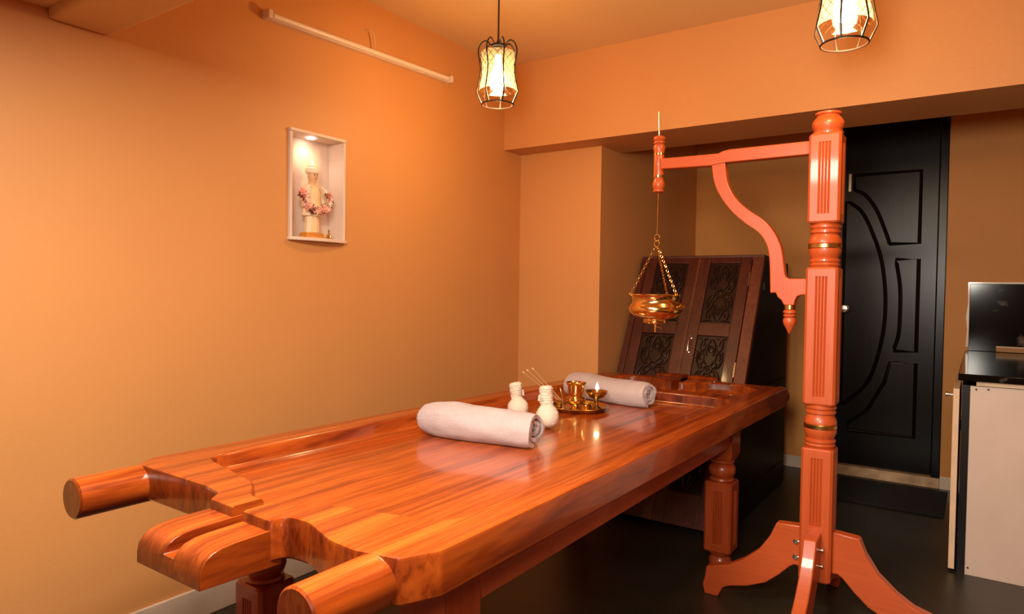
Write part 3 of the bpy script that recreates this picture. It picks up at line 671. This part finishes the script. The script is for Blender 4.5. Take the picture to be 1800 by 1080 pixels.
# ------------------------------------------------------------------ niche with idol
ni = thing('wall_niche', 'white box niche with bowed sill set in the ochre wall', 'niche', (XL, (NY0+NY1)/2, NZ0))
t_ = 0.013; XB = XL-0.082; XF = XL+0.012
def nb(name, *a, **k): bm = B(); box(bm, *a); return link(name, bm, 'niche', ni, bevel=0.002, **k)
nb('back_board', XB-0.01, XB, NY0+0.001, NY1-0.001, NZ0+0.001, NZ1-0.001)
nb('side_board', XB, XF, NY0+0.001, NY0+t_, NZ0+0.001+t_, NZ1-t_-0.0003); nb('side_board', XB, XF, NY1-t_, NY1-0.001, NZ0+0.001+t_, NZ1-t_-0.0003)
nb('top_board', XB, XF+0.004, NY0+0.001, NY1-0.001, NZ1-t_, NZ1-0.001)
bm = B(); P = [(XB, NY0+0.001), (XB, NY1-0.001)]+[(XF+0.004+0.026*math.sin(PI*(1-k/12)), NY0-0.004+(NY1-NY0+0.008)*(1-k/12)) for k in range(13)]
quadbox(bm, [(x, y, NZ0+0.001) for x, y in P], (0, 0, t_)); link('sill_board', bm, 'niche', ni, bevel=0.002)
bm = B(); lathe(bm, [(0.0, 0.0), (0.017, 0.0), (0.017, -0.003), (0.0, -0.003)], (XL-0.035, 1.787, NZ1-t_), seg=20); dlp = link('downlight', bm, 'spot', ni, label='glowing round downlight')
d = bpy.data.lights.new('niche_spot', 'SPOT'); d.energy = 0.6; d.color = (1, 0.84, 0.66); d.spot_size = math.radians(140); d.spot_blend = 0.6; d.shadow_soft_size = 0.012
o = bpy.data.objects.new('niche_spot', d); COL.objects.link(o); o.parent = ni; o.location = Vector((XL-0.035, 1.787, NZ1-t_-0.008))-BASE['wall_niche']
zs = NZ0+0.001+t_
IYC, IXC = 1.790, XL-0.030
SC = 1.03
idol = thing('idol', 'cream robed deity statuette with tall turban on an orange pedestal in the niche', 'statue', (IXC, IYC, zs))
bm = B(); box(bm, IXC-0.026, IXC+0.026, IYC-0.044, IYC+0.044, zs, zs+0.014); box(bm, IXC-0.023, IXC+0.023, IYC-0.040, IYC+0.040, zs+0.014, zs+0.023); link('pedestal', bm, 'pedestal', idol, bevel=0.002)
z0 = zs+0.022
def eloft(bm, rows, n=24, cx=IXC, cy=IYC, fold=0.0, nf=9):
    loft(bm, [[Vector((cx+dx+rx*(1+fold*math.sin(nf*2*PI*i/n*1.0))*math.cos(2*PI*i/n), cy+ry*(1+fold*math.sin(nf*2*PI*i/n))*math.sin(2*PI*i/n), z0+z)) for i in range(n)] for rx, ry, z, dx in rows])
# body: one skinned figure
sk = bpy.data.meshes.new('body')
V = [(0, 0, 0.112), (0, 0, 0.135), (0, 0, 0.160), (0, 0, 0.176), (0.001, 0, 0.190), (0.003, 0, 0.203), (0.005, 0, 0.220), (0.003, 0, 0.240),
     (0, -0.014, 0.100), (0.001, -0.016, 0.055), (0, -0.016, 0.010), (0.013, -0.018, 0.004), (0, 0.014, 0.100), (0.001, 0.016, 0.055), (0, 0.016, 0.010), (0.013, 0.018, 0.004),
     (0, -0.030, 0.174), (0.0, -0.044, 0.140), (0.012, -0.052, 0.112), (0.016, -0.052, 0.096), (0, 0.030, 0.174), (0.0, 0.044, 0.140), (0.012, 0.050, 0.112), (0.016, 0.050, 0.096)]
Ed = [(0, 1), (1, 2), (2, 3), (3, 4), (4, 5), (5, 6), (6, 7), (0, 8), (8, 9), (9, 10), (10, 11), (0, 12), (12, 13), (13, 14), (14, 15), (3, 16), (16, 17), (17, 18), (18, 19), (3, 20), (20, 21), (21, 22), (22, 23)]
RD = [.020, .021, .023, .018, .010, .017, .022, .018, .014, .012, .008, .006, .014, .012, .008, .006, .012, .009, .007, .006, .012, .009, .007, .006]
sk.from_pydata(V, Ed, []); bo = bpy.data.objects.new('body', sk); COL.objects.link(bo)
bo.modifiers.new('skin', 'SKIN')
for i, v in enumerate(sk.skin_vertices[0].data): v.radius = (RD[i], RD[i]); v.use_root = (i == 0)
sub = bo.modifiers.new('sub', 'SUBSURF'); sub.levels = 2; sub.render_levels = 2
dg = bpy.context.evaluated_depsgraph_get(); me = bpy.data.meshes.new_from_object(bo.evaluated_get(dg)); bo.modifiers.clear(); bo.data = me
me.materials.clear(); me.materials.append(M['idol_skin']); me.shade_smooth(); bo.parent = idol; bo.location = (0, 0, z0-zs)
bm = B(); eloft(bm, [(.020, .032, 0.002, 0), (.021, .031, 0.03, 0), (.020, .029, 0.06, 0), (.022, .031, 0.10, 0)], 36, fold=0.05); link('lower_robe', bm, 'idol', idol, smooth=60)
bm = B(); eloft(bm, [(.026, .046, 0.066, 0), (.0265, .045, 0.070, 0), (.024, .038, 0.105, 0), (.0245, .036, 0.135, 0), (.025, .038, 0.160, 0), (.020, .034, 0.176, 0), (.012, .020, 0.187, 0)], 36, fold=0.035, nf=7); link('tunic', bm, 'idol', idol, smooth=60)
for s in (-1, 1):
    bm = B(); tube(bm, [(IXC+a, IYC+s*b2, z0+c) for a, b2, c in ((0, 0.026, 0.174), (0, 0.038, 0.158), (0, 0.047, 0.138), (0.008, 0.052, 0.118))], [.013, .0125, .012, .013], 14); link('sleeve', bm, 'idol', idol, smooth=70)
bm = B(); eloft(bm, [(.023, .023, 0.231, 0.002), (.0265, .0265, 0.235, 0.001), (.027, .027, 0.240, 0), (.0235, .0235, 0.245, 0), (.0245, .0245, 0.249, 0), (.0190, .0190, 0.256, 0), (.0190, .0190, 0.260, 0), (.012, .012, 0.268, 0), (.0065, .0065, 0.276, 0), (.004, .004, 0.284, 0), (.001, .001, 0.287, 0)], 28); link('turban', bm, 'turban', idol, smooth=50)
hx = IXC+0.005+0.0205; hz = z0+0.219
for s in (-1, 1):
    bm = B(); lathe(bm, [(0.0, -0.0007), (0.0027, 0), (0.0, 0.0012)], (hx-0.001, IYC+s*0.0065, hz+0.003), (1, 0, 0), 10, 0.6); link('eye', bm, 'dark_paint', idol)
    bm = B(); tube(bm, [(hx-0.0025, IYC+s*0.0105, hz+0.0065), (hx-0.0005, IYC+s*0.006, hz+0.0082), (hx, IYC+s*0.0025, hz+0.007)], 0.0008, 6); link('eyebrow', bm, 'dark_paint', idol)
    bm = B(); lathe(bm, [(0.0, -0.0015), (0.0035, 0), (0.0, 0.0015)], (IXC+0.003, IYC+s*0.0222, hz), (0, 1, 0), 10, 1.5); link('ear', bm, 'idol_skin', idol)
bm = B(); tube(bm, [(hx-0.001, IYC, hz+0.004), (hx+0.003, IYC, hz-0.003), (hx+0.001, IYC, hz-0.0045)], [0.0012, 0.0024, 0.0014], 8); link('nose', bm, 'idol_skin', idol)
bm = B(); tube(bm, [(hx-0.0015, IYC-0.004, hz-0.0085), (hx-0.0002, IYC, hz-0.009), (hx-0.0015, IYC+0.004, hz-0.0085)], 0.001, 6); link('mouth', bm, 'petal_dark', idol)
# flower garland
gar = thing('flower_garland', 'pink and white flower garland hung around the statuette', 'garland', (IXC+0.03, IYC, z0+0.09))
def flower(c, nrm, rr, material):
    bm = B(); s, t, d = frame_of(nrm); c = Vector(c)
    for layer, (q, tilt, npt) in enumerate(((1.0, 0.25, 6), (0.65, 0.75, 5))):
        for k in range(npt):
            a = 2*PI*k/npt+layer*0.5+random.random()*0.3; e = s*math.cos(a)+t*math.sin(a); p = d.cross(e)
            L = rr*q*random.uniform(0.85, 1.15)
            pts = [c+d*0.001, c+e*L*0.55+p*L*0.30+d*L*tilt*0.5, c+e*L+d*L*tilt, c+e*L*0.55-p*L*0.30+d*L*tilt*0.5]
            quadbox(bm, pts, d*0.0007)
    lathe(bm, [(rr*0.2, 0), (rr*0.18, rr*0.25), (0, rr*0.35)], c, d, 7)
    link('flower', bm, material, gar, smooth=0)
path = smooth_path([(0.020, -0.030, 0.178), (0.026, -0.052, 0.150), (0.030, -0.058, 0.122), (0.032, -0.034, 0.098), (0.034, 0.0, 0.086), (0.032, 0.034, 0.094), (0.030, 0.058, 0.118), (0.026, 0.052, 0.150), (0.020, 0.030, 0.178)], 4)
bm = B(); tube(bm, [(IXC+p.x, IYC+p.y, z0+p.z) for p in path], 0.0035, 7); link('garland_string', bm, 'petal_white', gar)
cols = ['petal_pink', 'petal_white', 'petal_pink', 'petal_dark', 'petal_white']
for i, p in enumerate(path):
    ww = 0.6 if i < 4 or i > len(path)-5 else 1.0
    flower((IXC+p.x+0.003, IYC+p.y+random.uniform(-.003, .003), z0+p.z), (1, random.uniform(-.4, .4), random.uniform(-.2, .5)), 0.0165*ww, cols[i % 5] if ww == 1 else 'petal_white')
for i in range(14):
    a = random.uniform(PI*0.95, PI*2.05); y_, z_ = 0.052*math.cos(a), 0.118+0.034*math.sin(a)
    flower((IXC+0.034, IYC+y_*1.08+random.uniform(-.006, .006), z0+z_+random.uniform(-.008, .008)), (1, random.uniform(-.6, .6), random.uniform(-.5, .5)), 0.0155, cols[(i*2+1) % 5])
for y_, z_ in ((-0.064, 0.152), (-0.070, 0.138), (0.062, 0.150), (0.068, 0.136)): flower((IXC+0.028, IYC+y_, z0+z_), (1, y_*6, 0.3), 0.018, 'petal_pink' if z_ > 0.14 else 'petal_dark')
idol.scale = (SC, SC, SC); gar.scale = (SC, SC, SC); gar.location.z = zs+(z0+0.09-zs)*SC
bell = thing('brass_bell', 'tiny brass hand bell standing beside the statuette', 'bell', (XL-0.012, 1.862, zs))
bm = B(); lathe(bm, [(0.016, 0), (0.0165, 0.003), (0.012, 0.008), (0.011, 0.016), (0.007, 0.021), (0.0, 0.022)], (XL-0.012, 1.862, zs), seg=24); link('bell_body', bm, 'brass', bell)
bm = B(); lathe(bm, [(0.003, 0.021), (0.0045, 0.026), (0.0025, 0.030), (0.004, 0.036), (0.0, 0.044)], (XL-0.012, 1.862, zs), seg=14); link('bell_handle', bm, 'old_brass', bell)

# ------------------------------------------------------------------ tube light batten high on the left wall
fx = thing('tube_light', 'slim white tube light batten mounted high on the ochre wall', 'light fitting', (XL, 2.06, 2.16))
def wl(y): return 2.146+(y-1.53)*0.029
bm = B(); e0, e1 = (1.542, wl(1.542)), (2.578, wl(2.578))
quadbox(bm, [(XL, e0[0], e0[1]-.02), (XL+0.022, e0[0], e0[1]-.02), (XL+0.022, e0[0], e0[1]+.006), (XL, e0[0], e0[1]+.010)], (0, e1[0]-e0[0], e1[1]-e0[1])); link('batten', bm, 'plastic', fx, bevel=0.002)
bm = B(); tube(bm, [(XL+0.028, e0[0]+.02, e0[1]-.007), (XL+0.028, e1[0]-.02, e1[1]-.007)], 0.0105, 14); link('tube', bm, 'tube', fx)
for y in (1.535, 2.565):
    bm = B(); box(bm, XL, XL+0.042, y, y+0.02, wl(y)-.022, wl(y)+.010); link('end_cap', bm, 'plastic', fx, bevel=0.003)
bm = B(); yy = 2.075
tube(bm, smooth_path([(XL+0.002, yy-0.03, wl(yy)+0.085), (XL+0.022, yy-0.012, wl(yy)+0.075), (XL+0.022, yy, wl(yy)+0.04), (XL+0.016, yy+0.004, wl(yy)+0.004)], 6), 0.0035, 7); link('feed_wire', bm, 'wire', fx)

# ------------------------------------------------------------------ pendant lamps
def pendant(label, x, y, zb, tilt=0):
    p = thing('pendant_lamp', label, 'pendant lamp', (x, y, ZC), 'wire cage pendant lamps')
    H0 = zb
    bm = B(); lathe(bm, [(0.05, 0), (0.05, -0.012), (0.03, -0.022), (0.004, -0.024)], (x, y, ZC), seg=24); link('ceiling_cup', bm, 'black', p)
    bm = B(); tube(bm, [(x, y, ZC-0.02), (x, y, H0+0.255)], 0.0035, 8); link('flex', bm, 'cord', p)
    bm = B(); lathe(bm, [(0.004, 0.262), (0.008, 0.250), (0.014, 0.242), (0.030, 0.238), (0.030, 0.230), (0.018, 0.226), (0.018, 0.198), (0.010, 0.196)][::-1], (x, y, H0), seg=20); link('lamp_holder', bm, 'black', p)
    n = 7
    for k in range(n):
        a = 2*PI*k/n+0.25; c, s = math.cos(a), math.sin(a)
        pr_ = smooth_path([(0.026, 0.234, 0), (0.048, 0.252, 0), (0.066, 0.244, 0), (0.078, 0.222, 0), (0.080, 0.205, 0)], 4)+smooth_path([(0.080, 0.200, 0), (0.073, 0.165, 0), (0.070, 0.14, 0), (0.074, 0.10, 0), (0.083, 0.06, 0), (0.085, 0.045, 0)], 3)+[Vector((0.064, 0.0, 0))]
        bm = B(); tube(bm, [(x+c*q.x, y+s*q.x, H0+q.y) for q in pr_], 0.0030, 6); link('cage_wire', bm, 'black', p)
    bm = B(); torus(bm, (x, y, H0), (0, 0, 1), 0.064, 0.0030, 36); link('bottom_ring', bm, 'black', p)
    bm = B(); gp = [(0.070, 0.205), (0.066, 0.175), (0.063, 0.145), (0.065, 0.11), (0.071, 0.075), (0.074, 0.055)]
    rings = [[Vector((x+q*math.cos(2*PI*i/32), y+q*math.sin(2*PI*i/32), H0+z)) for i in range(32)] for q, z in gp]; loft(bm, rings, cap=False)
    sh = link('glass_shade', bm, 'lampglass', p, smooth=80)
    bm = B()
    for k in range(16):
        for dr_ in (-1, 1):
            P = []
            for j in range(13):
                z = 0.203-0.146*j/12; q = 0.066+0.006*abs(z-0.14)/0.07
                a = 2*PI*k/16+dr_*j/12*PI*0.55; P.append((x+(q+0.002)*math.cos(a), y+(q+0.002)*math.sin(a), H0+z))
            tube(bm, P, 0.0010, 4)
    link('wire_net', bm, 'black', sh)
    bm = B(); lathe(bm, [(0.012, 0.200), (0.013, 0.170), (0.020, 0.145), (0.029, 0.120), (0.032, 0.100), (0.028, 0.080), (0.016, 0.067), (0.0, 0.063)], (x, y, H0), seg=24); link('bulb', bm, 'bulb', p, smooth=80)
    d = bpy.data.lights.new('lamp_light', 'POINT'); d.energy = 13; d.color = (1.0, 0.62, 0.26); d.shadow_soft_size = 0.05
    o = bpy.data.objects.new('lamp_light', d); COL.objects.link(o); o.parent = p; o.location = (0, 0, H0+0.03-ZC)
    return p
pendant('glowing wire cage pendant lamp hanging near the back corner', -1.615, 2.219, 1.888)
pendant('glowing wire cage pendant lamp cut by the top edge above the stand', -0.342, 2.175, 1.872)

# ------------------------------------------------------------------ kitchen unit at the right
unit = thing('base_cabinet', 'white base cabinet with an open door under the black countertop', 'cabinet', (0.35, 4.0, 0))
bm = B(); box(bm, -0.02, 1.2, 3.33, 3.348, 0.0, 0.778); ep = link('end_panel', bm, 'white', unit, bevel=0.001)
for x, z in ((0.0, 0.765), (0.04, 0.768), (-0.01, 0.03)):
    bm = B(); lathe(bm, [(0.0, 0), (0.004, 0), (0.004, 0.002), (0.0, 0.0025)], (x, 3.33, z), (0, -1, 0), 10); link('screw_cap', bm, 'dark_paint', ep)
bm = B(); box(bm, -0.048, 1.2, 3.349, 4.69, 0.0, 0.778); link('carcass', bm, 'cab_side', unit)
bm = B(); box(bm, 0.0, 1.2, 3.325, 3.36, 0.781, 0.798); link('support_rail', bm, 'ply', unit)
bm = B(); box(bm, -0.078, -0.056, 3.33, 3.78, 0.012, 0.762); dd = link('door', bm, 'ply', unit, bevel=0.0015, label='open door seen edge on')
bm = B(); lathe(bm, [(0.004, 0), (0.004, 0.018), (0.010, 0.02), (0.010, 0.026), (0, 0.027)], (-0.078, 3.345, 0.735), (-1, 0, 0), 14); link('knob', bm, 'steel', dd)
for z in (0.20, 0.55):
    bm = B(); box(bm, -0.056, -0.0485, 3.70, 3.76, z-0.02, z+0.02); link('hinge', bm, 'black', dd)
bm = B(); box(bm, -0.062, 1.2, 3.30, 4.70, 0.80, 0.828)
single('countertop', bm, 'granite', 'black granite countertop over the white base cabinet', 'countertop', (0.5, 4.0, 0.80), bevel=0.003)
bs = thing('backsplash', 'black granite backsplash slab edged with pale mortar above the countertop', 'backsplash', (0.5, YB-0.011, 0.83))
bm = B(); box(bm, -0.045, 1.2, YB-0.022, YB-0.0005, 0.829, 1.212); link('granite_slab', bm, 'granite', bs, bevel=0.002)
bm = B(); bmx = [(-0.058, 0.85), (-0.053, 0.95), (-0.060, 1.02), (-0.052, 1.10), (-0.054, 1.222), (1.2, 1.222), (1.2, 1.2125), (-0.0455, 1.2125), (-0.0455, 0.85)]
quadbox(bm, [(x, YB-0.014, z) for x, z in bmx], (0, 0.0135, 0)); link('mortar_edge', bm, 'skirting', bs, label='rough pale mortar line')
sock = thing('switch_plate', 'brown switch plate on the black granite backsplash', 'switch', (0.15, YB-0.026, 0.80))
bm = B(); box(bm, 0.085, 0.24, YB-0.034, YB-0.0225, 0.83, 0.862); link('plate', bm, 'incense', sock, bevel=0.002)
bm = B(); box(bm, 0.085, 0.24, YB-0.037, YB-0.034, 0.855, 0.862); link('bright_rim', bm, 'ply', sock)
# mat by the door
bm = B(); box(bm, -0.80, -0.12, 4.10, 4.62, 0.0, 0.012)
single('door_mat', bm, 'mat', 'black fibre mat on the floor before the door', 'mat', (-0.46, 4.36, 0.0), bevel=0.004)
